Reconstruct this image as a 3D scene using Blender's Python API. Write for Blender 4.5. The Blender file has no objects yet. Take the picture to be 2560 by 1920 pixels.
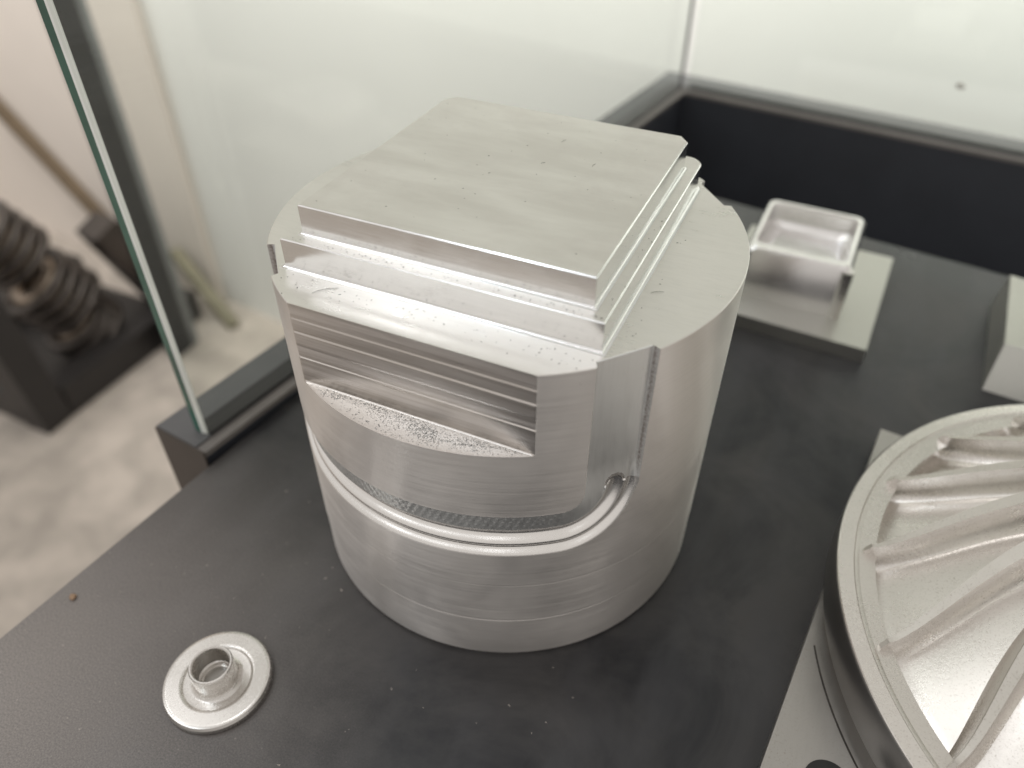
import bpy, bmesh, math, random
import numpy as np
from mathutils import Vector, Matrix
random.seed(7); rng = np.random.default_rng(7)
S = 0.075                      # metres per modelling unit (billet radius = 75 mm)
sc = bpy.context.scene
C = bpy.context.collection

# ------------------------------------------------------------------ camera
cam_d = bpy.data.cameras.new('camera'); cam = bpy.data.objects.new('camera', cam_d); C.objects.link(cam)
cam_d.sensor_width = 36.0; cam_d.lens = 36.0*1921.6/2560
cam_d.clip_start = 0.01; cam_d.clip_end = 60
_rx, _rz, _rr = 0.8559, 0.4228, 0.0039
CAM = np.array([1.2110, -2.6484, 3.3682])
Rm = Matrix.Rotation(_rz, 3, 'Z') @ Matrix.Rotation(_rx, 3, 'X') @ Matrix.Rotation(_rr, 3, 'Z')
cam.matrix_world = Matrix.Translation(Vector(CAM)*S) @ Rm.to_4x4()
cam_d.dof.use_dof = True
cam_d.dof.focus_distance = 3.05*S
cam_d.dof.aperture_fstop = 6.8
sc.camera = cam

# ------------------------------------------------------------------ world and light
w = bpy.data.worlds.new('World'); sc.world = w; w.use_nodes = True
bg = w.node_tree.nodes['Background']
bg.inputs[0].default_value = (0.87, 0.83, 0.785, 1); bg.inputs[1].default_value = 0.84
sc.view_settings.view_transform = 'Standard'; sc.view_settings.look = 'None'
sc.view_settings.exposure = 0.0; sc.view_settings.gamma = 1.0

def area_light(name, loc, target, size, watts, col, shape='DISK'):
    d = bpy.data.lights.new(name, 'AREA'); d.shape = shape; d.size = size; d.energy = watts; d.color = col
    o = bpy.data.objects.new(name, d); C.objects.link(o)
    o.location = Vector(loc); o.rotation_euler = (Vector(target)-Vector(loc)).to_track_quat('-Z', 'Y').to_euler()
    return o
# the cool ceiling panel behind and left of the viewer: throws the shadow to the back right
area_light('key_lamp', (-0.62, -0.93, 1.62), (0, 0, 0.12), 0.13, 1.5, (0.80, 0.91, 1.0))
# cool overhead panels, unseen, added to give the metal contrast
for px, py in ((-1.7, -2.3), (-0.5, -2.3), (0.7, -2.3), (-1.7, -1.0), (-2.7, -1.0), (-1.7, 0.15), (-0.5, 0.15)):
    pl = area_light('overhead_fill', (px, py, 2.5), (px, py, 0), 0.62, 1.8 if (py < -2 and px > -1) else 4.4, (0.96, 0.98, 1.0), 'RECTANGLE'); pl.data.size_y = 0.3
# long unseen strip added low behind the case to brighten the white wall
wl = area_light('wall_fill', (-0.45, 0.60, 0.42), (-0.42, 0.87, -0.25), 3.0, 6.3, (1.0, 0.99, 0.95), 'RECTANGLE'); wl.data.size_y = 0.12; wl.data.spread = math.radians(100)

# ------------------------------------------------------------------ helpers
def link(name, me, mat=None, parent=None, loc=None):
    o = bpy.data.objects.new(name, me); C.objects.link(o)
    if mat is not None:
        for m in (mat if isinstance(mat, (list, tuple)) else [mat]): me.materials.append(m)
    if parent: o.parent = parent
    if loc is not None: o.location = Vector(loc)*S
    return o
def tag(o, label, cat, group=None):
    o['label'] = label; o['category'] = cat
    if group: o['group'] = group
    return o
def thing(name, loc, label, cat, rotz=0, group=None):
    o = bpy.data.objects.new(name, None); C.objects.link(o); o.empty_display_size = .01
    o.location = Vector(loc)*S; o.rotation_euler = (0, 0, rotz)
    return tag(o, label, cat, group)
def mesh_np(name, V, F4=None, F3=None, smooth=True, sharp=None):
    me = bpy.data.meshes.new(name)
    V = np.asarray(V, np.float32)*S
    F4 = np.zeros((0, 4), np.int32) if F4 is None else np.asarray(F4, np.int32)
    F3 = np.zeros((0, 3), np.int32) if F3 is None else np.asarray(F3, np.int32)
    n4, n3 = len(F4), len(F3)
    me.vertices.add(len(V)); me.vertices.foreach_set('co', V.ravel())
    me.loops.add(n4*4+n3*3); me.loops.foreach_set('vertex_index', np.concatenate([F4.ravel(), F3.ravel()]))
    me.polygons.add(n4+n3)
    st = np.concatenate([np.arange(n4)*4, n4*4+np.arange(n3)*3]).astype(np.int32)
    me.polygons.foreach_set('loop_start', st)
    me.polygons.foreach_set('use_smooth', np.full(n4+n3, smooth))
    me.update(calc_edges=True); me.validate()
    if sharp: me.set_sharp_from_angle(angle=math.radians(sharp))
    return me
def bm_mesh(name, bm, sharp=None, smooth=True, bevel=0):
    if bevel:
        bmesh.ops.bevel(bm, geom=[e for e in bm.edges if len(e.link_faces) == 2 and e.calc_face_angle(0) > .3], offset=bevel, segments=2, profile=.5, affect='EDGES')
    for v in bm.verts: v.co *= S
    bmesh.ops.recalc_face_normals(bm, faces=bm.faces)
    me = bpy.data.meshes.new(name); bm.to_mesh(me); bm.free()
    me.polygons.foreach_set('use_smooth', np.full(len(me.polygons), smooth))
    if sharp: me.set_sharp_from_angle(angle=math.radians(sharp))
    return me
def prism(bm, pts, z0, z1, top=None):
    """closed prism over a polygon (list of xy); top may be another polygon"""
    a = [bm.verts.new((x, y, z0)) for x, y in pts]; b = [bm.verts.new((x, y, z1)) for x, y in (top or pts)]
    n = len(a)
    bm.faces.new(a[::-1]); bm.faces.new(b)
    for i in range(n): bm.faces.new((a[i], a[(i+1) % n], b[(i+1) % n], b[i]))
def box8(bm, P):
    """hexahedron from 8 points (4 bottom, 4 top)"""
    v = [bm.verts.new(p) for p in P]
    for f in ((3, 2, 1, 0), (4, 5, 6, 7), (0, 1, 5, 4), (1, 2, 6, 5), (2, 3, 7, 6), (3, 0, 4, 7)): bm.faces.new([v[i] for i in f])
def lathe(prof, n=96, close=True):
    """profile [(r,z)...] revolved; returns V,F4"""
    P = np.array(prof, float); a = np.linspace(0, 2*np.pi, n, endpoint=False)
    V = np.stack([P[:, 0][:, None]*np.cos(a), P[:, 0][:, None]*np.sin(a), np.repeat(P[:, 1][:, None], n, 1)], 2).reshape(-1, 3)
    m = len(P); F = []
    for i in range(m-1 + (1 if close else 0)):
        j = (i+1) % m; k = np.arange(n); k2 = (k+1) % n
        F.append(np.stack([i*n+k, i*n+k2, j*n+k2, j*n+k], 1))
    return V, np.concatenate(F)
def arc(cx, cz, r, a0, a1, n=6):
    return [(cx+r*math.cos(math.radians(a0+(a1-a0)*i/n)), cz+r*math.sin(math.radians(a0+(a1-a0)*i/n))) for i in range(n+1)]

# ------------------------------------------------------------------ materials
class NT:
    def __init__(s, name):
        s.m = bpy.data.materials.new(name); s.m.use_nodes = True; s.t = s.m.node_tree; s.n = s.t.nodes
        s.p = s.n['Principled BSDF']
    def new(s, typ, **k):
        n = s.n.new(typ)
        for a, b in k.items(): setattr(n, a, b)
        return n
    def ln(s, a, b): s.t.links.new(a, b)
    def coord(s, scale=(1, 1, 1), rot=(0, 0, 0)):
        tc = s.new('ShaderNodeTexCoord'); mp = s.new('ShaderNodeMapping')
        mp.inputs['Scale'].default_value = scale; mp.inputs['Rotation'].default_value = rot
        s.ln(tc.outputs['Object'], mp.inputs['Vector']); return mp.outputs['Vector']
    def noise(s, vec, scale, detail=4, rough=.55, dist=0):
        n = s.new('ShaderNodeTexNoise'); n.inputs['Scale'].default_value = scale; n.inputs['Detail'].default_value = detail
        n.inputs['Roughness'].default_value = rough; n.inputs['Distortion'].default_value = dist
        s.ln(vec, n.inputs['Vector']); return n.outputs['Fac']
    def ramp(s, fac, stops):
        r = s.new('ShaderNodeValToRGB'); e = r.color_ramp.elements
        while len(e) < len(stops): e.new(.5)
        for i, (p, c) in enumerate(stops):
            e[i].position = p; e[i].color = (c if isinstance(c, tuple) else (c, c, c)) + (1,)
        s.ln(fac, r.inputs['Fac']); return r.outputs['Color']
    def math(s, op, a, b=None, c=None):
        n = s.new('ShaderNodeMath', operation=op)
        for i, v in enumerate((a, b, c)):
            if v is None: continue
            if isinstance(v, (int, float)): n.inputs[i].default_value = v
            else: s.ln(v, n.inputs[i])
        return n.outputs[0]
    def mix(s, fac, a, b, blend='MIX'):
        n = s.new('ShaderNodeMix', data_type='RGBA', blend_type=blend)
        for sock, v in ((n.inputs['Factor'], fac), (n.inputs[6], a), (n.inputs[7], b)):
            if isinstance(v, (int, float)): sock.default_value = v
            elif isinstance(v, tuple): sock.default_value = v + (1,)
            else: s.ln(v, sock)
        return n.outputs[2]
    def bump(s, h, strength, dist, prev=None):
        b = s.new('ShaderNodeBump'); b.inputs['Strength'].default_value = strength; b.inputs['Distance'].default_value = dist
        s.ln(h, b.inputs['Height'])
        if prev is not None: s.ln(prev, b.inputs['Normal'])
        return b.outputs['Normal']
    def set(s, **k):
        for a, v in k.items():
            i = s.p.inputs[a.replace('_', ' ')]
            if isinstance(v, (int, float)): i.default_value = v
            elif isinstance(v, tuple): i.default_value = v + (1,) if len(v) == 3 else v
            else: s.ln(v, i)

def aluminium(name, col=(.86, .845, .815), rough=(.24, .36), scale=(1, 1, 1), grain=400, gstr=.12, blotch=18, aniso=0, cyl=False, grime=0, dirt_attr=False):
    t = NT(name)
    vec = t.coord(scale)
    if cyl:      # turned surface: angle, height and radius as texture space so that the grain runs around
        tc = t.new('ShaderNodeTexCoord'); sp = t.new('ShaderNodeSeparateXYZ'); t.ln(tc.outputs['Object'], sp.inputs[0])
        ang = t.math('ARCTAN2', sp.outputs[1], sp.outputs[0])
        cb = t.new('ShaderNodeCombineXYZ'); t.ln(t.math('MULTIPLY', ang, .0016), cb.inputs[0]); t.ln(sp.outputs[2], cb.inputs[1])
        vec = cb.outputs[0]
    raw = t.coord()
    g = t.noise(vec, grain, 5, .7)
    bl = t.noise(raw, blotch, 4, .6, .4)
    r = t.new('ShaderNodeMapRange'); t.ln(bl, r.inputs[0]); r.inputs[1].default_value = .3; r.inputs[2].default_value = .7
    r.inputs[3].default_value = rough[0]; r.inputs[4].default_value = rough[1]
    ro = t.math('ADD', r.outputs[0], t.math('MULTIPLY', t.math('SUBTRACT', g, .5), .16))
    c = t.mix(t.ramp(bl, [(.3, 0), (.7, 1)]), tuple(x*.94 for x in col), col)
    c = t.mix(t.math('MULTIPLY', t.ramp(g, [(.3, 1), (.55, 0)]), .18), c, tuple(x*.7 for x in col))
    if grime:
        sp_ = t.noise(raw, 1500, 3, .75); big = t.noise(raw, 30, 3, .6)
        k = t.math('MULTIPLY', t.ramp(sp_, [(.56, 0), (.68, 1)]), t.ramp(big, [(.35, .15), (.65, 1)]))
        k = t.math('MULTIPLY', k, grime)
        c = t.mix(k, c, (.30, .26, .21)); ro = t.math('ADD', ro, t.math('MULTIPLY', k, .3))
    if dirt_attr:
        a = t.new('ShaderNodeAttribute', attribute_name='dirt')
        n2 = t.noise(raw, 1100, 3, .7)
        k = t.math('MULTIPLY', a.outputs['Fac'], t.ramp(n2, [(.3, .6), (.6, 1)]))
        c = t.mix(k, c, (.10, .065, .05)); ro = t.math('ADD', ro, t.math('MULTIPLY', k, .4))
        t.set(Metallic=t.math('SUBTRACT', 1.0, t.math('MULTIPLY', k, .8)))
    else: t.set(Metallic=1.0)
    t.set(Base_Color=c, Roughness=ro, Normal=t.bump(g, gstr, .00012))
    if aniso:
        tg = t.new('ShaderNodeTangent', direction_type='RADIAL', axis='Z'); t.ln(tg.outputs[0], t.p.inputs['Tangent']); t.set(Anisotropic=aniso, Anisotropic_Rotation=.25)
    return t.m

m_body = aluminium('turned_aluminium', col=(.84, .805, .775), rough=(.33, .41), grain=1100, gstr=.34, cyl=True, dirt_attr=True, blotch=25, aniso=.92)
m_groove = aluminium('milled_groove', col=(.84, .82, .80), rough=(.23, .32), grain=1800, gstr=.12, dirt_attr=True, blotch=30)
m_leg = aluminium('milled_slot', col=(.89, .90, .89), rough=(.28, .36), scale=(1, 1, .04), grain=1500, gstr=.10, dirt_attr=True, blotch=30, aniso=.8)
m_mill = aluminium('milled_aluminium', rough=(.22, .33), scale=(.06, 1, 1), grain=1500, gstr=.10, blotch=30)
def pocket_material():
    t = NT('milled_pocket'); raw = t.coord()
    f = t.noise(t.coord((.02, .02, 1)), 2600, 4, .75); b = t.noise(t.coord((.025, .025, 1), (0, .015, 0)), 420, 4, .65, .2)
    sw = t.noise(t.coord((.25, .25, 1), (0, .5, 0)), 700, 3, .7)
    ro = t.math('ADD', t.math('MULTIPLY_ADD', b, .34, .08), t.math('MULTIPLY', f, .16))
    c = t.mix(t.ramp(b, [(.35, 0), (.65, 1)]), (.58, .545, .51), (.78, .75, .73))
    c = t.mix(t.math('MULTIPLY', t.ramp(f, [(.35, 1), (.5, 0)]), .3), c, (.52, .48, .45))
    n = t.bump(f, .22, .00012); n = t.bump(b, .16, .0003, n); n = t.bump(sw, .05, .0001, n)
    t.set(Base_Color=c, Metallic=1.0, Roughness=ro, Normal=n)
    return t.m
m_wall = pocket_material()
m_cast = aluminium('bead_blasted_aluminium', col=(.76, .73, .695), rough=(.22, .34), grain=900, gstr=.28, blotch=22, grime=.6)
m_base = aluminium('dull_base_plate', col=(.44, .425, .405), rough=(.33, .44), scale=(1, .15, 1), grain=900, gstr=.15, blotch=22, grime=.7)
m_dusty = aluminium('dusty_blade_land', col=(.60, .575, .53), rough=(.50, .62), grain=700, gstr=.35, blotch=22, grime=.6)
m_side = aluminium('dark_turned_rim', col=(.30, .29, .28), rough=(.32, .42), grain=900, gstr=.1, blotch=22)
m_block = aluminium('polished_aluminium', col=(.80, .785, .775), rough=(.20, .27), scale=(.1, 1, 1), grain=900, gstr=.10, blotch=20, aniso=.65)
m_plate = aluminium('matt_aluminium', col=(.50, .495, .46), rough=(.34, .44), grain=700, gstr=.12, blotch=20)
m_ring = aluminium('clean_aluminium', col=(.68, .655, .625), rough=(.22, .32), grain=900, gstr=.04, blotch=40)

def top_material():
    t = NT('face_milled_top'); raw = t.coord()
    g = t.noise(t.coord((.12, 1, 1), (0, 0, .12)), 900, 5, .7)
    bl = t.noise(raw, 20, 5, .65, .6); st = t.noise(t.coord((.30, 1.1, 1), (0, 0, .06)), 70, 5, .6, .25)
    # arcs left by the face mill
    wv = t.new('ShaderNodeTexWave', wave_type='RINGS', rings_direction='SPHERICAL'); mp = t.new('ShaderNodeMapping')
    tc = t.new('ShaderNodeTexCoord'); t.ln(tc.outputs['Object'], mp.inputs[0]); mp.inputs['Location'].default_value = (.03, .14, 0)
    t.ln(mp.outputs[0], wv.inputs[0]); wv.inputs['Scale'].default_value = 700; wv.inputs['Distortion'].default_value = 1.5; wv.inputs['Detail'].default_value = 2
    ro = t.math('ADD', t.math('MULTIPLY', bl, .16), t.math('MULTIPLY_ADD', st, .18, .15))
    c = t.mix(t.ramp(st, [(.38, 0), (.62, 1)]), (.77, .745, .705), (.86, .84, .80))
    c = t.mix(t.math('MULTIPLY', t.ramp(bl, [(.5, 0), (.66, 1)]), .30), c, (.66, .62, .59))
    # round pale spots: blurred reflections painted into the colour
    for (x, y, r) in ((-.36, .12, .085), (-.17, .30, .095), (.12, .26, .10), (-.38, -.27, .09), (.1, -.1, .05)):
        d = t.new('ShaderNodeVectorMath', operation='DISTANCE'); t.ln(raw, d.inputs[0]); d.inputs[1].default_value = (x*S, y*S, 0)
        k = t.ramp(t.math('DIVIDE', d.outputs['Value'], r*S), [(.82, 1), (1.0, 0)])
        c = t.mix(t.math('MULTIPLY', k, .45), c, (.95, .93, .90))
    sc_ = t.noise(raw, 1300, 2, .6)
    c = t.mix(t.ramp(sc_, [(.74, 0), (.80, .5)]), c, (.45, .40, .35))
    n = t.bump(g, .12, .0001); n = t.bump(wv.outputs['Fac'], .10, .0001, n)
    t.set(Base_Color=c, Metallic=1.0, Roughness=ro, Normal=n)
    return t.m
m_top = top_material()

def board_material():
    t = NT('dark_board'); raw = t.coord()
    a = t.noise(raw, 13, 7, .66, .8); b = t.noise(t.coord((1, .35, 1), (0, 0, -.6)), 40, 5, .6, .3); f = t.noise(raw, 1800, 3, .7)
    c = t.mix(t.ramp(a, [(.38, 0), (.62, 1)]), (.0055, .0065, .0095), (.040, .038, .038))
    c = t.mix(t.math('MULTIPLY', t.ramp(b, [(.45, 0), (.65, 1)]), .45), c, (.040, .040, .045))
    # dust gathers toward the open left front
    d = t.new('ShaderNodeVectorMath', operation='DISTANCE'); t.ln(raw, d.inputs[0]); d.inputs[1].default_value = (-1.9*S, -2.2*S, 0)
    dust = t.ramp(t.math('DIVIDE', d.outputs['Value'], 2.3*S), [(.15, 1), (.95, 0)])
    k = t.math('MULTIPLY', dust, t.ramp(f, [(.38, .45), (.72, 1)]))
    c = t.mix(t.math('MULTIPLY', k, .7), c, (.46, .41, .375))
    sp = t.noise(raw, 700, 2, .5); c = t.mix(t.math('MULTIPLY', t.ramp(sp, [(.72, 0), (.76, 1)]), dust), c, (.4, .36, .32))
    ro = t.math('ADD', t.math('MULTIPLY', a, .50), .12)
    t.set(Base_Color=c, Roughness=ro, Specular_IOR_Level=.48, Normal=t.bump(f, .05, .0001))
    return t.m
m_board = board_material()

def plain(name, col, rough=.5, var=.12, scale=20, metal=0, col2=None, bump=0):
    t = NT(name); raw = t.coord(); n = t.noise(raw, scale, 5, .6, .3)
    c2 = col2 or tuple(x*(1-2*var) for x in col)
    t.set(Base_Color=t.mix(t.ramp(n, [(.35, 0), (.65, 1)]), c2, col), Roughness=rough, Metallic=metal)
    if bump: t.set(Normal=t.bump(t.noise(raw, scale*12, 4, .6), bump, .0005))
    return t.m
m_tub = plain('case_inside', (.026, .029, .037), .5, .1)
m_rim = plain('case_rim', (.105, .105, .108), .42, .08)
m_lip = plain('rim_lip', (.17, .155, .145), .45, .08)
m_end = plain('rim_end', (.055, .043, .036), .5, .1)
m_concrete = plain('concrete', (.54, .475, .415), .7, .1, 11, col2=(.35, .31, .27), bump=.2)
m_white = plain('white_wall', (.86, .86, .83), .6, .03, 1.2)
m_black = plain('black_steel', (.022, .019, .018), .45, .1, 12)
m_dark = plain('dark_steel', (.10, .085, .075), .33, .15, 25, metal=.7)
m_coil = plain('oily_steel', (.42, .34, .27), .32, .2, 25, metal=.9)
m_post = plain('grey_post', (.008, .008, .009), .6, .1, 9)
m_post2 = plain('post_side', (.20, .21, .21), .5, .1, 9)
m_rod = plain('brown_rod', (.15, .105, .06), .5, .1)
m_beige = plain('beige_board', (.80, .73, .665), .6, .04, 3)
m_olive = plain('olive_wood', (.24, .215, .14), .6, .12)
m_smudge = plain('smudge', (.66, .64, .57), .8, .15, 200)
m_crumb = plain('tan_crumb', (.42, .28, .18), .8, .2, 400)
m_dust = plain('dark_dust', (.05, .042, .035), .8, .2, 300)
m_seal = plain('black_seal', (.012, .012, .012), .4, .1)

def glass_material():
    t = NT('clear_glass'); n = t.n; n.remove(t.p)
    tr = t.new('ShaderNodeBsdfTransparent'); tr.inputs[0].default_value = (.972, .988, .972, 1)
    gl = t.new('ShaderNodeBsdfGlossy'); gl.inputs['Roughness'].default_value = .02
    ge = t.new('ShaderNodeNewGeometry'); dt = t.new('ShaderNodeVectorMath', operation='DOT_PRODUCT')
    t.ln(ge.outputs['Incoming'], dt.inputs[0]); t.ln(ge.outputs['Normal'], dt.inputs[1])
    # Schlick reflectance, the same for the near and far face of the pane
    fr = t.math('MULTIPLY_ADD', t.math('POWER', t.math('SUBTRACT', 1.0, t.math('ABSOLUTE', dt.outputs['Value'])), 5.0), .96, .04)
    mx = t.new('ShaderNodeMixShader'); t.ln(fr, mx.inputs[0]); t.ln(tr.outputs[0], mx.inputs[1]); t.ln(gl.outputs[0], mx.inputs[2])
    # faint film of dirt
    df = t.new('ShaderNodeBsdfDiffuse'); df.inputs[0].default_value = (.75, .76, .72, 1)
    m2 = t.new('ShaderNodeMixShader'); f = t.noise(t.coord((1, 1, .3)), 14, 4, .6)
    t.ln(t.math('MULTIPLY', f, .02), m2.inputs[0]); t.ln(mx.outputs[0], m2.inputs[1]); t.ln(df.outputs[0], m2.inputs[2])
    t.ln(m2.outputs[0], n['Material Output'].inputs[0]); return t.m
m_glass = glass_material()
m_gedge = plain('green_glass_edge', (.035, .115, .085), .12, .2, 30)
m_gbevel = plain('bevel_reflection', (.82, .83, .80), .2, .05, 30)  # near-white base colour stands in for the bright reflection along the bevel

# ------------------------------------------------------------------ setting: floor and wall
def sheet(name, pts, mat, kind='structure'):
    bm = bmesh.new(); bm.faces.new([bm.verts.new(p) for p in pts]); o = link(name, bm_mesh(name, bm, smooth=False), mat); o['kind'] = kind; return o
FZ = -10.0
sheet('concrete_floor', [(-60, -25, FZ), (30, -25, FZ), (30, 30, FZ), (-60, 30, FZ)], m_concrete)
def wy(x): return 11.3-.12*(x+14)
bm = bmesh.new(); prism(bm, [(-60, wy(-60)), (40, wy(40)), (40, wy(40)+1), (-60, wy(-60)+1)], FZ, 34)
o = link('white_wall', bm_mesh('white_wall', bm, smooth=False), m_white); o['kind'] = 'structure'

# ------------------------------------------------------------------ display case
ey = Vector((.1547, .988)); ex = Vector((.9927, -.1207))
I0 = Vector((-.652, 6.357))                                   # inner corner of the rim
fr_t = (6.357+.52)/.988
def cs(u, v): p = I0 + ex*u + ey*v; return (p.x, p.y)          # u along the back, v outward along the left wall
case = thing('display_case', (0, 0, 0), 'dark grey display case with glass sides behind the machined parts', 'display case')
L = -(fr_t); RW = .42; BW = .50; UE = 9.0; ZR = .10
def case_part(name, quads, mat, bevel=0, **k):
    bm = bmesh.new()
    for pts, z0, z1 in quads: prism(bm, pts, z0, z1)
    return link(name, bm_mesh(name, bm, smooth=False, bevel=bevel), mat, case)
# side walls of the well (below the rim)
case_part('side_panel', [([cs(-RW, L), cs(-.012, L), cs(-.012, -.012), cs(-RW, BW)], FZ, ZR-.05)], m_tub)
case_part('back_panel', [([cs(-.009, .012), cs(UE, .012), cs(UE, BW), cs(-RW+.003, BW)], FZ, ZR-.05)], m_tub)
case_part('well_floor', [([cs(-.009, L+.1), cs(UE, L+.1), cs(UE, .009), cs(-.009, .009)], -2.6, -2.5)], m_tub)
# rims: outer grey strip and inner brown lip
case_part('side_rim', [([cs(-RW, L), cs(-.075, L), cs(-.075, .075), cs(-RW, BW)], ZR-.05, ZR)], m_rim, .006)
case_part('back_rim', [([cs(-.072, .078), cs(UE, .078), cs(UE, BW), cs(-RW+.003, BW)], ZR-.05, ZR)], m_rim, .006)
case_part('side_lip', [([cs(-.073, L+.002), cs(0, L+.002), cs(0, 0), cs(-.073, .073)], ZR-.05, ZR-.012)], m_lip, .005)
case_part('back_lip', [([cs(.003, .003), cs(UE, .003), cs(UE, .076), cs(-.070, .076)], ZR-.05, ZR-.012)], m_lip, .005)
# end face of the rim, a beige reflection put into its brown tint
case_part('end_face', [([cs(-RW, L-.012), cs(0, L-.012), cs(0, L-.002), cs(-RW, L-.002)], FZ, ZR-.004)], m_end)
# glass
GT = .095
gx = -.095
def pane(name, a, b, z0, z1, th, out):
    ax, ay = a; bx, by = b; n = out*th
    bm = bmesh.new(); prism(bm, [(ax, ay), (bx, by), (bx+n.x, by+n.y), (ax+n.x, ay+n.y)], z0, z1)
    return link(name, bm_mesh(name, bm, smooth=False), m_glass, case)
GL = L + .10
g1 = pane('glass_pane', cs(gx, GL+.004), cs(gx, .12), ZR+.004, 9.0, GT, -ex)
g2 = pane('glass_pane', cs(-.02, .115), cs(UE, .115), ZR+.004, 9.0, GT, ey)
bm = bmesh.new(); prism(bm, [cs(gx-GT+.0, GL), cs(gx-.036, GL), cs(gx-.036, GL+.002), cs(gx-GT, GL+.002)], ZR+.004, 9.0)
link('glass_edge', bm_mesh('glass_edge', bm, smooth=False), m_gedge, g1)
bm = bmesh.new(); prism(bm, [cs(gx-.036, GL), cs(gx-.002, GL+.012), cs(gx-.002, GL+.016), cs(gx-.036, GL+.004)], ZR+.004, 9.0)
link('glass_bevel', bm_mesh('glass_bevel', bm, smooth=False), m_gbevel, g1)
bm = bmesh.new(); prism(bm, [cs(gx-GT-.01, GL+.02), cs(gx+.02, GL+.02), cs(gx+.02, .10), cs(gx-GT-.01, .10)], ZR, ZR+.02)
link('seal', bm_mesh('seal', bm, smooth=False), m_seal, case)
bm = bmesh.new(); prism(bm, [cs(0, .10), cs(UE, .10), cs(UE, .19), cs(0, .19)], ZR, ZR+.02)
link('seal', bm_mesh('seal', bm, smooth=False), m_seal, case)
bm = bmesh.new(); prism(bm, [cs(-.115, .085), cs(-.085, .085), cs(-.085, .115), cs(-.115, .115)], ZR+.02, 9.0)
link('corner_seal', bm_mesh('corner_seal', bm, smooth=False), m_rim, case)

bm = bmesh.new(); bmesh.ops.create_icosphere(bm, subdivisions=2, radius=.05)
for v in bm.verts:
    v.co *= random.uniform(.75, 1.2); v.co = Vector((v.co.x*.9+2.087, v.co.y*.06+6.128, v.co.z*.6+v.co.x*-.25+.638))
link('smudge', bm_mesh('smudge', bm), m_smudge, g2)

# board the parts stand on
bl = Vector((-1.707, -.527)); bd = Vector((.111, .9938)); be = Vector((.9905, -.1375))
def bp(u, v): p = bl + be*u + bd*v; return (p.x, p.y)
bm = bmesh.new(); prism(bm, [bp(0, -2.6), bp(8.0, -2.6), bp(8.0, 4.83), bp(0, 4.83)], -.055, 0)
o = link('base_board', bm_mesh('base_board', bm, smooth=False, bevel=.006), m_board)
tag(o, 'dark grey stained board carrying all the machined aluminium parts', 'board')

# ------------------------------------------------------------------ the big machined billet
billet = thing('machined_billet', (0, 0, 0), 'large round aluminium billet with milled square steps and side groove', 'machined part')
H0, H1, H2 = 1.7403, 1.8653, 1.9881
PZ = 1.36; YC = .866
A0, BZ, RC, GW = .7287, 1.02, .09, .245          # groove: inner box half width, its lower edge, corner, groove width
def groove(phi, z):
    """depth and dirt as functions of angle from the pocket's middle (radians) and height"""
    s = np.abs(phi)
    qx = s-A0+RC; qz = BZ-z+RC; 
    d = np.hypot(np.maximum(qx, 0), np.maximum(qz, 0)) + np.minimum(np.maximum(qx, qz), 0) - RC
    leg = np.clip((z-1.0)/.22, 0, 1); leg = leg*leg*(3-2*leg)*(qx > 0)             # 1 in the upright legs
    low = 1-leg
    D1 = .030
    pd = [0, .005, .10, .125, .138, .150, .158, .166, .174, .182, .190, .198, .205, .211, .218, .224, .230, .236, .241, GW]
    pv = [0, .013, .019, .037, .047, .048, .046, .040, .030, .022, .018, .018, .022, .026, .025, .020, .012, .005, .002, 0]
    low_p = np.interp(d, pd, pv)
    # upright legs: flat-bottomed, steep sided
    e = np.clip(d/.008, 0, 1)*np.clip((GW-d)/.005, 0, 1)
    cc = np.cos(s-(A0+GW/2)); chord = np.maximum(1-.964/np.maximum(cc, .2), 0)
    leg_p = chord*e
    rho = np.hypot(d-.142, np.clip(z-1.09, 0, None))          # round upper end of the deep run
    gp = np.where(rho < .050, np.interp(.142+rho, pd, pv), 0)
    dep = np.where((d > .10) & (d < .195), np.where(z < 1.09, low_p, np.maximum(gp, low*.018+leg*leg_p)), low*low_p+leg*np.maximum(leg_p, gp))
    # ball-nose cusps on the upper flank
    mk = np.clip((d-.012)/.008, 0, 1)*np.clip((.095-d)/.012, 0, 1)*low*np.clip((.72-s)/.1, 0, 1)
    dep = dep + mk*.0019*(np.abs(np.sin(s*95+np.floor(d/.024)*1.1))-.5)
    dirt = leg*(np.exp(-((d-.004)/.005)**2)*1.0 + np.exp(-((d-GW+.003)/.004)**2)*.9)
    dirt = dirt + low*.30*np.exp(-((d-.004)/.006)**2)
    return np.maximum(dep, 0)*(d > 0)*(d < GW), np.clip(dirt, 0, 1), d

th = np.concatenate([np.arange(-180, 0, .2), np.arange(0, 180, .5)])
th = np.unique(np.round(th, 3))
zs = np.concatenate([np.arange(.022, H0-.001, .0042), [PZ-.0002, PZ+.0002, .2925, .2975]])
zs = zs[(np.abs(zs-PZ) > .0012) | (np.abs(np.abs(zs-PZ)-.0002) < 1e-6)]
zs = np.unique(np.concatenate([[.0, .012], zs, [H0-.003, H0]]))
T, Zg = np.meshgrid(np.radians(th), zs)
R0 = np.ones_like(T)
R0 -= .014*np.clip((.022-Zg)/.022, 0, 1)                         # small chamfer at the foot
R0 -= .0035*np.exp(-((Zg-.295)/.003)**2) + .0012*np.exp(-((Zg-.565)/.004)**2)
R0 -= .003*(Zg < .295)
R0 -= .003*np.clip((Zg-(H0-.003))/.003, 0, 1)
phi_f = np.angle(np.exp(1j*(T+np.pi/2))); phi_b = np.angle(np.exp(1j*(T-np.pi/2)))
phi = np.where(np.abs(phi_f) < np.pi/2, phi_f, phi_b)
dep, dirt, dgr = groove(phi, Zg)
Rg = R0-dep
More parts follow.
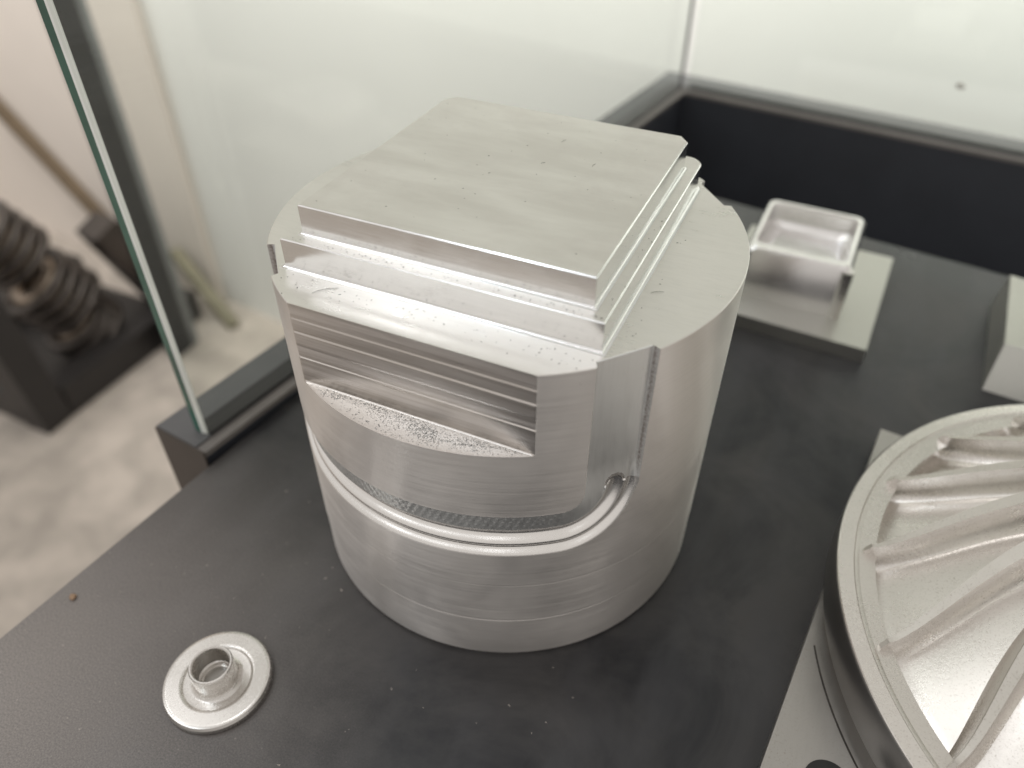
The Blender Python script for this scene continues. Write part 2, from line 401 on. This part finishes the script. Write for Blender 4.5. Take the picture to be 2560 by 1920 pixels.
# milled flat (front): chord at y = -YC above PZ, with the step marks of each pass
inpk = (np.abs(phi_f) < math.radians(30)+1e-6) & (Zg > PZ)
q = (Zg-PZ)/.062; fr_ = q-np.floor(q)
yw = YC + .0012*(fr_-.5) + .0014*np.sin(np.floor(q)*2.4)
cov = .007*np.clip(1-(Zg-PZ)/.007, 0, 1)**2
yw = np.minimum(yw+cov, 1)
Rp = yw/np.maximum(np.cos(phi_f), .2)
Rg = np.where(inpk, np.minimum(Rp, Rg), Rg)
X = Rg*np.cos(T); Y = Rg*np.sin(T)
nz, nt = T.shape
V = np.stack([X, Y, Zg], 2).reshape(-1, 3)
i, j = np.meshgrid(np.arange(nz-1), np.arange(nt), indexing='ij'); j2 = (j+1) % nt
F4 = np.stack([i*nt+j, i*nt+j2, (i+1)*nt+j2, (i+1)*nt+j], 2).reshape(-1, 4)
midx = inpk[:-1, :] & inpk[1:, :] & np.roll(inpk, -1, 1)[1:, :]
midx |= (~inpk[:-1, :]) & inpk[1:, :] & np.roll(inpk, -1, 1)[1:, :]
ing = dep > 1e-4
rho_ = np.hypot(dgr-.142, np.clip(Zg-1.09, 0, None))
deep = ((dgr > .108) & (Zg < 1.09)) | ((Zg >= 1.09) & (rho_ < .048))
mat_ix = np.where(midx, 1, np.where(ing[:-1] & ing[1:], np.where(deep[:-1], 3, 4), 0)).reshape(-1)
nv = len(V)
V = np.concatenate([V, V[(nz-1)*nt:], [[0, 0, H0]], V[:nt], [[0, 0, 0]]])
k = np.arange(nt); k2 = (k+1) % nt
F3 = np.concatenate([np.stack([nv+k, nv+k2, np.full(nt, nv+nt)], 1), np.stack([nv+nt+1+k2, nv+nt+1+k, np.full(nt, nv+2*nt+1)], 1)])
me = mesh_np('body', V, F4, F3, True)
mi = np.concatenate([mat_ix, np.full(nt, 2), np.zeros(nt)]).astype(np.int32)
me.polygons.foreach_set('material_index', mi)
sm = np.ones(len(mi), bool); sm[-2*nt:] = False; me.polygons.foreach_set('use_smooth', sm); me.set_sharp_from_angle(angle=math.radians(40))
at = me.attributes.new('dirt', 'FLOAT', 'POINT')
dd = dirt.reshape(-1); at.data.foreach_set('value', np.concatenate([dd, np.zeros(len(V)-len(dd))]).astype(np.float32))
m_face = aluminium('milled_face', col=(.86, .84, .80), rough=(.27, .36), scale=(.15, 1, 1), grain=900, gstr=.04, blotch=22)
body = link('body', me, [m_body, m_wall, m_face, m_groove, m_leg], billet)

def plate(name, x0, x1, y0, y1, z0, z1, cham, fil, mat, rnd=None):
    """milled square step: sharp front corners, cut back corners, cove at the foot"""
    c = cham
    if rnd:
        cor = [(x1-rnd+rnd*math.cos(a), y1-rnd+rnd*math.sin(a)) for a in np.linspace(0, np.pi/2, 8)]
        cor2 = [(x0+rnd+rnd*math.cos(a), y1-rnd+rnd*math.sin(a)) for a in np.linspace(np.pi/2, np.pi, 8)]
    else:
        cor = [(x1, y1-c*1.25), (x1-c, y1)]; cor2 = [(x0+c, y1), (x0, y1-c*1.25)]
    P = [(x0, y0), (x1, y0)] + cor + cor2
    P = np.array(P); n = len(P)
    def off(o):
        d1 = P-np.roll(P, 1, 0); d2 = np.roll(P, -1, 0)-P
        n1 = np.stack([d1[:, 1], -d1[:, 0]], 1)/np.hypot(*d1.T)[:, None]; n2 = np.stack([d2[:, 1], -d2[:, 0]], 1)/np.hypot(*d2.T)[:, None]
        b = n1+n2; b /= (b*n1).sum(1)[:, None]
        return P+b*o
    rings = [(0, -.004)] + [(fil*(1-math.sin(a)), fil*(1-math.cos(a))) for a in np.linspace(0, math.pi/2, 7)]
    rings = [(fil, -.004), (fil, .0012)] + [(fil*(1-math.sin(a)), .0012+fil*(1-math.cos(a))) for a in np.linspace(.12, math.pi/2, 7)] + [(0, z1-z0-.004), (-.004, z1-z0)]
    bm = bmesh.new(); prev = None
    for o_, dz in rings:
        r = [bm.verts.new((x, y, z0+dz)) for x, y in off(o_)]
        if prev:
            for a in range(n): bm.faces.new((prev[a], prev[(a+1) % n], r[(a+1) % n], r[a]))
        prev = r
    tf = bm.faces.new(prev)
    bmesh.ops.recalc_face_normals(bm, faces=bm.faces); tf.material_index = 1
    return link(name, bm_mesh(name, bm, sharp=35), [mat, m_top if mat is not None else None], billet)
m_step = aluminium('milled_step', col=(.88, .88, .88), rough=(.13, .22), scale=(.06, .06, 1), grain=1500, gstr=.08, blotch=35)
p1 = plate('lower_step', -.653, .653, -.667, .700, H0, H1, .05, .016, m_step, rnd=.075)
p1.data.materials[1] = m_face
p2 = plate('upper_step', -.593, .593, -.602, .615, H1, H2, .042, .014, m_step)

# loose chips lying in the pocket and dust on the ledges: nobody could count them
def grains(name, pts, sizes, flat, mat, label, cat, stretch=1.0):
    V = []; F = []
    base = np.array([(1, 0, 0), (-.5, .87, 0), (-.5, -.87, 0), (0, 0, 1.0)])
    for p, s_ in zip(pts, sizes):
        a = random.random()*6.28; b = base.copy(); b[:, 0] *= 1+random.random()*stretch; b[:, 2] *= flat
        ca, sa = math.cos(a), math.sin(a)
        bb = np.stack([b[:, 0]*ca-b[:, 1]*sa, b[:, 0]*sa+b[:, 1]*ca, b[:, 2]], 1)*s_+np.array(p)
        n = len(V)*4; V.append(bb); F += [(n, n+1, n+3), (n+1, n+2, n+3), (n+2, n, n+3), (n, n+2, n+1)]
    o = link(name, mesh_np(name, np.concatenate(V), None, F, False), mat); o['kind'] = 'stuff'; o['label'] = label; o['category'] = cat
    return o
pts, szs = [], []
while len(pts) < 1700:
    x = random.uniform(-.5, .5); y = -random.uniform(YC+.004, 1)
    if math.hypot(x, y) > .992: continue
    t_ = (-y-YC)/(math.sqrt(1-x*x)-YC+1e-6)
    wgt = math.exp(-((t_-.28-.15*math.sin(x*9))/.22)**2)*(0.6+.4*math.sin(x*23)*math.sin(x*7+1)) + .10
    wgt *= .35+.65*min(1, max(0, (x+.45)/.5))
    if random.random() < wgt:
        pts.append((x, y, PZ+.0004)); szs.append(random.uniform(.0010, .0027))
m_chip = plain('dull_chips', (.50, .50, .49), .42, .25, 900, metal=.9)
grains('metal_chips', pts, szs, .7, m_chip, 'fine metal chips scattered on the shelf of the milled pocket', 'chips', 1.5)
pts, szs = [], []
for _ in range(190):
    x = random.uniform(-.62, .66); r_ = random.random()
    if r_ < .4: pts.append((x, random.uniform(-.66, -.635)+.004, H1+.0012))
    elif r_ < .8: pts.append((x, -.702-abs(random.gauss(0, .05)), H0+.0005))
    elif r_ < .92: pts.append((random.uniform(.626, .65), random.uniform(-.6, .3), H1+.0012))
    else: pts.append((random.uniform(.69, .74), random.uniform(-.6, .2), H0+.0005))
    szs.append(random.choice((.0012, .0016, .002, .0028)))
for _ in range(45): pts.append((random.uniform(-.56, .56), random.uniform(-.56, .56), H2+.0003)); szs.append(random.uniform(.0012, .0024))
grains('dust_specks', pts, szs, .5, m_dust, 'dark dust specks on the milled steps of the large billet', 'dust', 2.0)
pts, szs = [], []
for _ in range(90):
    u, v = random.uniform(.05, 2.6)**1.0, random.uniform(-2.3, .2)
    x, y = bp(u, v)
    if math.hypot(x, y) < 1.03 or math.hypot(x+.742, y+1.585) < .26: continue
    pts.append((x, y, .0003)); szs.append(random.choice((.0018, .0025, .0035, .005)))
m_lint = plain('pale_lint', (.42, .38, .34), .7, .2, 300)
grains('board_lint', pts, szs, .6, m_lint, 'pale lint and grit scattered on the dark board', 'lint', 2.0)
# a few short fibres
fb = bmesh.new()
for (x, y, z, l, a) in ((-.45, -.78, H0, .10, .75), (.70, -.25, H0, .05, .5), (.30, .16, H2, .03, 1.4), (.1, .33, H2, .03, 1.3), (.1, .1, H2, .02, .9)):
    p = Vector((x, y, z+.002)); d = Vector((math.cos(a), math.sin(a), 0)); n = Vector((-d.y, d.x, 0))
    pr = None
    for i_ in range(6):
        t_ = i_/5; c_ = p+d*l*t_+n*l*.12*math.sin(t_*3); ring = [fb.verts.new(c_+n*.0005), fb.verts.new(c_-n*.0005), fb.verts.new(c_+Vector((0, 0, .0012)))]
        if pr:
            for q_ in range(3): fb.faces.new((pr[q_], pr[(q_+1) % 3], ring[(q_+1) % 3], ring[q_]))
        pr = ring
o = link('dust_fibres', bm_mesh('dust_fibres', fb), m_dust); o['kind'] = 'stuff'; o['label'] = 'short dark fibres lying on the ledges of the large billet'; o['category'] = 'fibres'

# ------------------------------------------------------------------ flanged bushing at the front left
bush = thing('flanged_bushing', (-.742, -1.585, 0), 'small aluminium flanged bushing lying alone on the dark board', 'bushing')
prof = [(.060, 0), (.232, 0)] + arc(.232, .010, .010, -90, 0, 3) + [(.242, .030)] + [(.222, .050), (.155, .050)] + arc(.155, .060, .010, 270, 180, 3)[1:]
prof = [(.06, 0), (.236, 0), (.243, .008), (.243, .030), (.236, .042), (.226, .046), (.222, .046), (.168, .046), (.164, .046), (.156, .043), (.150, .037), (.132, .036)]
V, F = lathe(prof+[(.060, .036)], 128); link('flange', mesh_np('flange', V, F, None, True, 30), m_ring, bush)
prof = [(.098, .034), (.128, .034)] + arc(.128, .064, .030, -90, -180, 6)[1:] + [(.096, .160), (.092, .166), (.086, .166), (.080, .160), (.080, .070), (.076, .060), (.070, .056), (.066, .050), (.066, .034)]
V, F = lathe(prof, 128); link('hub', mesh_np('hub', V, F, None, True, 30), m_ring, bush)
V, F = lathe([(.0015, .004), (.066, .004), (.066, .012), (.0015, .012)], 48); link('bore_floor', mesh_np('bore_floor', V, F, None, True, 30), m_base, bush)

# crumb of dirt
bm = bmesh.new(); bmesh.ops.create_icosphere(bm, subdivisions=2, radius=.018)
for v in bm.verts: v.co *= random.uniform(.75, 1.25); v.co.z = v.co.z*.6+.010
o = link('crumb', bm_mesh('crumb', bm), m_crumb, loc=(-1.715, -1.535, 0)); tag(o, 'tan crumb of dirt near the left edge of the board', 'crumb')

# ------------------------------------------------------------------ impeller
IC = (3.2447, .0800)
imp = thing('bladed_impeller', (IC[0], IC[1], 0), 'large aluminium impeller with curved blades on a square base plate', 'impeller')
rot = -math.radians(7.1)
bm = bmesh.new()
def loc2(x, y): return (x-IC[0], y-IC[1])
tl = Vector((1.872, 1.279)); dn = Vector((-.1237, -.9923)); rt = Vector((.9923, -.1237))
pq = [tl+dn*3.3, tl+dn*3.3+rt*3.3, tl+rt*3.3, tl]
prism(bm, [loc2(p.x, p.y) for p in pq], .004, .15)
link('base_plate', bm_mesh('base_plate', bm, sharp=30, bevel=.01), m_base, imp)
an = np.radians(np.linspace(196, 262, 60)); Vs = []
for a_ in an:
    for r_, z_ in ((1.594, .150), (1.594, .1530), (1.601, .1530), (1.601, .150)): Vs.append((r_*math.cos(a_), r_*math.sin(a_), z_))
Fs = [(4*q_+c_, 4*q_+(c_+1) % 4, 4*q_+4+(c_+1) % 4, 4*q_+4+c_) for q_ in range(59) for c_ in range(4)]
link('grime_ring', mesh_np('grime_ring', Vs, Fs, None, False), m_dust, imp)
# bolt hole in the plate: flat black disc painted for its shaded inside
V, F = lathe([(.0015, .1515), (.085, .1515), (.095, .153), (.0015, .153)], 40)
link('bolt_hole_shade', mesh_np('bolt_hole_shade', V, F, None, True, 30), m_seal, imp, loc=(1.845-IC[0], -.965-IC[1], 0))
def zf(r): return .365+.52*max(0, 1.4-r)
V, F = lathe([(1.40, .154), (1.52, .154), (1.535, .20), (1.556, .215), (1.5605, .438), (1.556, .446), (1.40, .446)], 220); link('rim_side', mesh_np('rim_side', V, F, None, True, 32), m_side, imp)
prof = [(.10, .163), (1.39, .163), (1.39, .4475), (1.554, .4475), (1.550, .452), (1.486, .458), (1.480, .452), (1.472, .452), (1.458, .447), (1.446, .425), (1.434, .380), (1.424, .366)]
prof += [(r, zf(r)) for r in np.linspace(1.36, .42, 24)] + [(.40, 1.05), (.30, 1.12), (.10, 1.13)]
V, F = lathe(prof, 220); link('disc', mesh_np('disc', V, F, None, True, 32), m_cast, imp)
br = np.array([1.425, 1.38, 1.3, 1.15, 1.0, .85, .7, .55, .42]); ba = np.array([162.4, 161.7, 160.2, 155.7, 149.7, 142.6, 134.5, 125, 114.5])
rr = np.linspace(1.445, .42, 42); aa = np.interp(rr, br[::-1], ba[::-1])
kk = np.polyfit(br, ba, 4); aa = np.polyval(kk, rr)
def blade_mesh():
    V = []; n = len(rr); rows = []
    for q_, r in enumerate(rr):
        a = math.radians(aa[q_]); p = np.array([r*math.cos(a), r*math.sin(a)])
        q0 = max(0, q_-1); q1 = min(n-1, q_+1)
        a0, a1 = math.radians(aa[q0]), math.radians(aa[q1])
        t_ = np.array([rr[q1]*math.cos(a1)-rr[q0]*math.cos(a0), rr[q1]*math.sin(a1)-rr[q0]*math.sin(a0)]); t_ /= np.hypot(*t_)
        nr = np.array([-t_[1], t_[0]])
        rise = min(1, (1.450-r)/.03+.55)
        ztop = .5+.6*max(0, 1.4-r)+.02*(1.425-r); ztop = zf(r)+(ztop-zf(r))*rise
        h = ztop-zf(r); ht = .011+.020*min(1, (1.45-r)/.6); 
        sec = []
        zb = zf(r)-.004; near = []; far = []; FW = .105*min(1, .55+(1.45-r)*1.5)
        for a_ in np.linspace(0, math.pi/2, 7): near.append((-(ht+FW*(1-math.sin(a_))), zb+(h+.004)*.80*(1-math.cos(a_))))
        for u, f in ((1, 0), (.6, .1), (.3, .3), (.1, .6), (0, .9)): far.append((ht+.022*u, zb+(h+.004)*f))
        full = far + [(ht-.002, ztop), (-ht+.002, ztop)] + near[::-1]
        for x, z in full: V.append((p[0]+nr[0]*x, p[1]+nr[1]*x, z))
    m = 14; F = []
    for q_ in range(n-1):
        for s_ in range(m-1): F.append((q_*m+s_, q_*m+s_+1, (q_+1)*m+s_+1, (q_+1)*m+s_))
    for c0 in (0, (n-1)*m):
        for s_ in range(6): F.append((c0+s_, c0+s_+1, c0+m-2-s_, c0+m-1-s_))
    return mesh_np('blade', V, F, None, True, 40)
bmsh = blade_mesh(); bmsh.materials.append(m_cast); bmsh.materials.append(m_dusty)
nq = len(rr)-1; bmi = np.zeros(len(bmsh.polygons), np.int32); bmi[:nq*13] = np.tile(np.array([0, 0, 0, 0, 1, 1, 0, 0, 0, 0, 0, 0, 0]), nq)
bmsh.polygons.foreach_set('material_index', bmi)
b0 = bpy.data.objects.new('blade', bmsh); C.objects.link(b0); b0.parent = imp
for q_ in range(1, 18):
    b = b0.copy(); C.objects.link(b); b.parent = imp; b.rotation_euler = (0, 0, math.radians(20*q_))
V, F = lathe([(.02, 1.10), (.27, 1.10), (.27, 1.28), (.24, 1.31), (.16, 1.31), (.15, 1.29), (.15, 1.12), (.02, 1.12)], 64); link('hub', mesh_np('hub', V, F, None, True, 30), m_ring, imp)

# ------------------------------------------------------------------ pocketed block on its plate (behind right)
blk = thing('pocketed_block', (1.2, 2.75, 0), 'shiny aluminium block with a rectangular pocket standing on a flat plate', 'machined part')
def L2(x, y): return (x-1.2, y-2.75)
bm = bmesh.new(); prism(bm, [L2(.60, 2.165), L2(1.725, 2.09), L2(1.81, 3.43), L2(.68, 3.50)], .003, .115)
link('base_plate', bm_mesh('base_plate', bm, sharp=30, bevel=.012), m_plate, blk)
ZB = .52
def rrect(cx, cy, hx, hy, r, a=0, n=6):
    P = []
    for (sx, sy, a0) in ((1, 1, 0), (-1, 1, 90), (-1, -1, 180), (1, -1, 270)):
        for i_ in range(n+1):
            t_ = math.radians(a0+90*i_/n); P.append((sx*(hx-r)+r*math.cos(t_), sy*(hy-r)+r*math.sin(t_)))
    ca, sa = math.cos(a), math.sin(a)
    return [(cx+x*ca-y*sa, cy+x*sa+y*ca) for x, y in P]
bm = bmesh.new(); rot_b = -.03
out = [rrect(-.06, .05, .385, .395, .05, rot_b)]
rings = [(rrect(-.06, .06, .365, .405, .05, rot_b), .114), (rrect(-.06, .06, .365, .405, .05, rot_b), ZB-.03), (rrect(-.06, .06, .345, .385, .06, rot_b), ZB),
         (rrect(-.06, .08, .318, .342, .06, rot_b), ZB), (rrect(-.06, .08, .31, .335, .06, rot_b), ZB-.02), (rrect(-.06, .08, .305, .33, .06, rot_b), .38), (rrect(-.06, .08, .275, .295, .06, rot_b), .345), (rrect(-.06, .08, .24, .26, .06, rot_b), .33)]
prev = None
for P, z in rings:
    r = [bm.verts.new((x, y, z)) for x, y in P]
    if prev:
        for a in range(len(r)): bm.faces.new((prev[a], prev[(a+1) % len(r)], r[(a+1) % len(r)], r[a]))
    prev = r
bm.faces.new(prev)
link('block', bm_mesh('block', bm, sharp=35), m_block, blk)
# half-round rib on the right end of its front
bm = bmesh.new(); prism(bm, rrect(.268, -.332, .042, .042, .036), .114, ZB-.03)
link('rib', bm_mesh('rib', bm, sharp=40, bevel=.01), m_ring, blk)

# ------------------------------------------------------------------ tapered block at the right edge
tb = thing('tapered_block', (3.0, 2.75, 0), 'dull aluminium block with a sloping front at the right edge', 'machined part')
def L3(x, y): return (x-3.0, y-2.75)
bm = bmesh.new()
prism(bm, [L3(2.482, 2.135), L3(3.68, 1.99), L3(3.80, 3.03), L3(2.552, 3.24)], .003, .27, top=[L3(2.522, 2.32), L3(3.6, 2.19), L3(3.70, 3.0), L3(2.585, 3.25)])
link('block', bm_mesh('block', bm, sharp=30, bevel=.012), m_plate, tb)
bm = bmesh.new(); prism(bm, rrect(.12, -.05, .32, .30, .06, -.1), .268, .300)
link('pad', bm_mesh('pad', bm, sharp=35, bevel=.008), m_cast, tb)

# ------------------------------------------------------------------ background left: rack, coils, rod, post
def bar(bm, a, b, wx, wy_):
    a, b = Vector(a), Vector(b); d = (b-a).normalized(); u = d.cross(Vector((0, 0, 1)))
    if u.length < .1: u = d.cross(Vector((1, 0, 0)))
    u.normalize(); v = d.cross(u)
    box8(bm, [a+u*wx+v*wy_, a-u*wx+v*wy_, a-u*wx-v*wy_, a+u*wx-v*wy_, b+u*wx+v*wy_, b-u*wx+v*wy_, b-u*wx-v*wy_, b+u*wx-v*wy_])
rack = thing('steel_rack', (-16, 7, FZ), 'black steel rack on the concrete floor holding oily metal coils', 'rack')
def rk(name, segs, mat=m_black):
    bm = bmesh.new()
    for a, b, wx, wv in segs: bar(bm, [a[0]+16, a[1]-7, a[2]-FZ], [b[0]+16, b[1]-7, b[2]-FZ], wx, wv)
    return link(name, bm_mesh(name, bm, smooth=False), mat, rack)
rk('post', [((-15.0, 5.3, FZ+.02), (-15.6, 5.1, -3.5), .38, .38)])
rk('bottom_rail', [((-15.0, 5.72, FZ+.45), (-15.0, 10.4, FZ+.45), .35, .42)])
rk('bottom_rail', [((-15.42, 5.3, FZ+.45), (-22, 5.6, FZ+.45), .35, .42)])
rk('back_rail', [((-19.5, 5.4, FZ+.45), (-19.5, 10.4, FZ+.45), .35, .42)])
rk('sloping_rail', [((-16.4, 9.4, -6.9), (-16.2, 10.6, -9.9), .45, .4)], m_dark)
bm = bmesh.new(); prism(bm, [(-5.6, -1.4), (.9, -1.4), (.9, 3.3), (-5.6, 3.3)], .02, .06); link('tray', bm_mesh('tray', bm, smooth=False), m_black, rack)

def torus(name, R, r, mat, n=40, m=12):
    a = np.linspace(0, 2*np.pi, n, endpoint=False); b = np.linspace(0, 2*np.pi, m, endpoint=False)
    A, B = np.meshgrid(a, b, indexing='ij')
    V = np.stack([(R+r*np.cos(B))*np.cos(A), (R+r*np.cos(B))*np.sin(A), r*np.sin(B)], 2).reshape(-1, 3)
    i, j = np.meshgrid(np.arange(n), np.arange(m), indexing='ij')
    F = np.stack([i*m+j, ((i+1) % n)*m+j, ((i+1) % n)*m+(j+1) % m, i*m+(j+1) % m], 2).reshape(-1, 4)
    me = mesh_np(name, V, F); me.materials.append(mat); return me
axis = Vector((0.25, .55, -1.0)).normalized(); q_ax = axis.to_track_quat('Z', 'Y')
def coil(loc, n, R, r, pitch, label):
    root = thing('metal_coil', loc, label, 'coil', group='oily metal coils in the rack')
    tm = torus('ring', R, r, m_dark); hm = torus('ring', R*.62, r*1.3, m_coil)
    for k_ in range(n):
        for mesh_, nm in ((tm, 'ring'), (hm, 'inner_ring')):
            o = bpy.data.objects.new(nm, mesh_); C.objects.link(o); o.parent = root
            o.location = axis*(k_*pitch)*S; o.rotation_mode = 'QUATERNION'; o.rotation_quaternion = q_ax
    return root
coil((-16.7, 6.7, -5.8), 4, .82, .12, .34, 'oily metal coil at the top of the black rack')
coil((-16.5, 7.3, -7.45), 4, .90, .13, .34, 'oily metal coil in the middle of the rack below another coil')
coil((-16.3, 7.75, -8.85), 3, .88, .13, .28, 'lowest oily metal coil near the floor rail of the rack')

bm = bmesh.new(); a, b = Vector((-22.6, 11.9, -5.3)), Vector((-16.9, 11.2, -9.97)); bar(bm, a, b, .16, .16)
o = link('brown_pole', bm_mesh('brown_pole', bm, smooth=False), m_rod); tag(o, 'thin brown pole leaning against the pale wall at left', 'pole')
post = thing('steel_post', (-13.9, 8.9, FZ), 'dark grey upright post on the floor seen through the glass', 'post')
bm = bmesh.new(); prism(bm, [(-.4, -.30), (.0, -.32), (.0, .26), (-.4, .26)], .01, 16); link('shaft', bm_mesh('shaft', bm, smooth=False), m_post, post)
bm = bmesh.new(); prism(bm, [(-.4, .264), (-.02, .264), (-.02, .5), (-.4, .5)], .01, 16); link('side_strip', bm_mesh('side_strip', bm, smooth=False), m_post2, post)
# beige panel against the wall, olive batten leaning behind the glass
bm = bmesh.new(); xa, xb = -45, -14.6
prism(bm, [(xa, wy(xa)-.25), (xb, wy(xb)-.25), (xb, wy(xb)-.02), (xa, wy(xa)-.02)], FZ+.01, 20)
o = link('beige_panel', bm_mesh('beige_panel', bm, smooth=False), m_beige); tag(o, 'tall beige board standing against the white wall at left', 'panel')
bm = bmesh.new(); bar(bm, Vector((-15.6, 10.9, -8.3)), Vector((-13.4, 10.3, -9.9)), .16, .12)
o = link('olive_batten', bm_mesh('olive_batten', bm, smooth=False), m_olive); tag(o, 'short olive batten leaning behind the glass near the wall', 'batten')
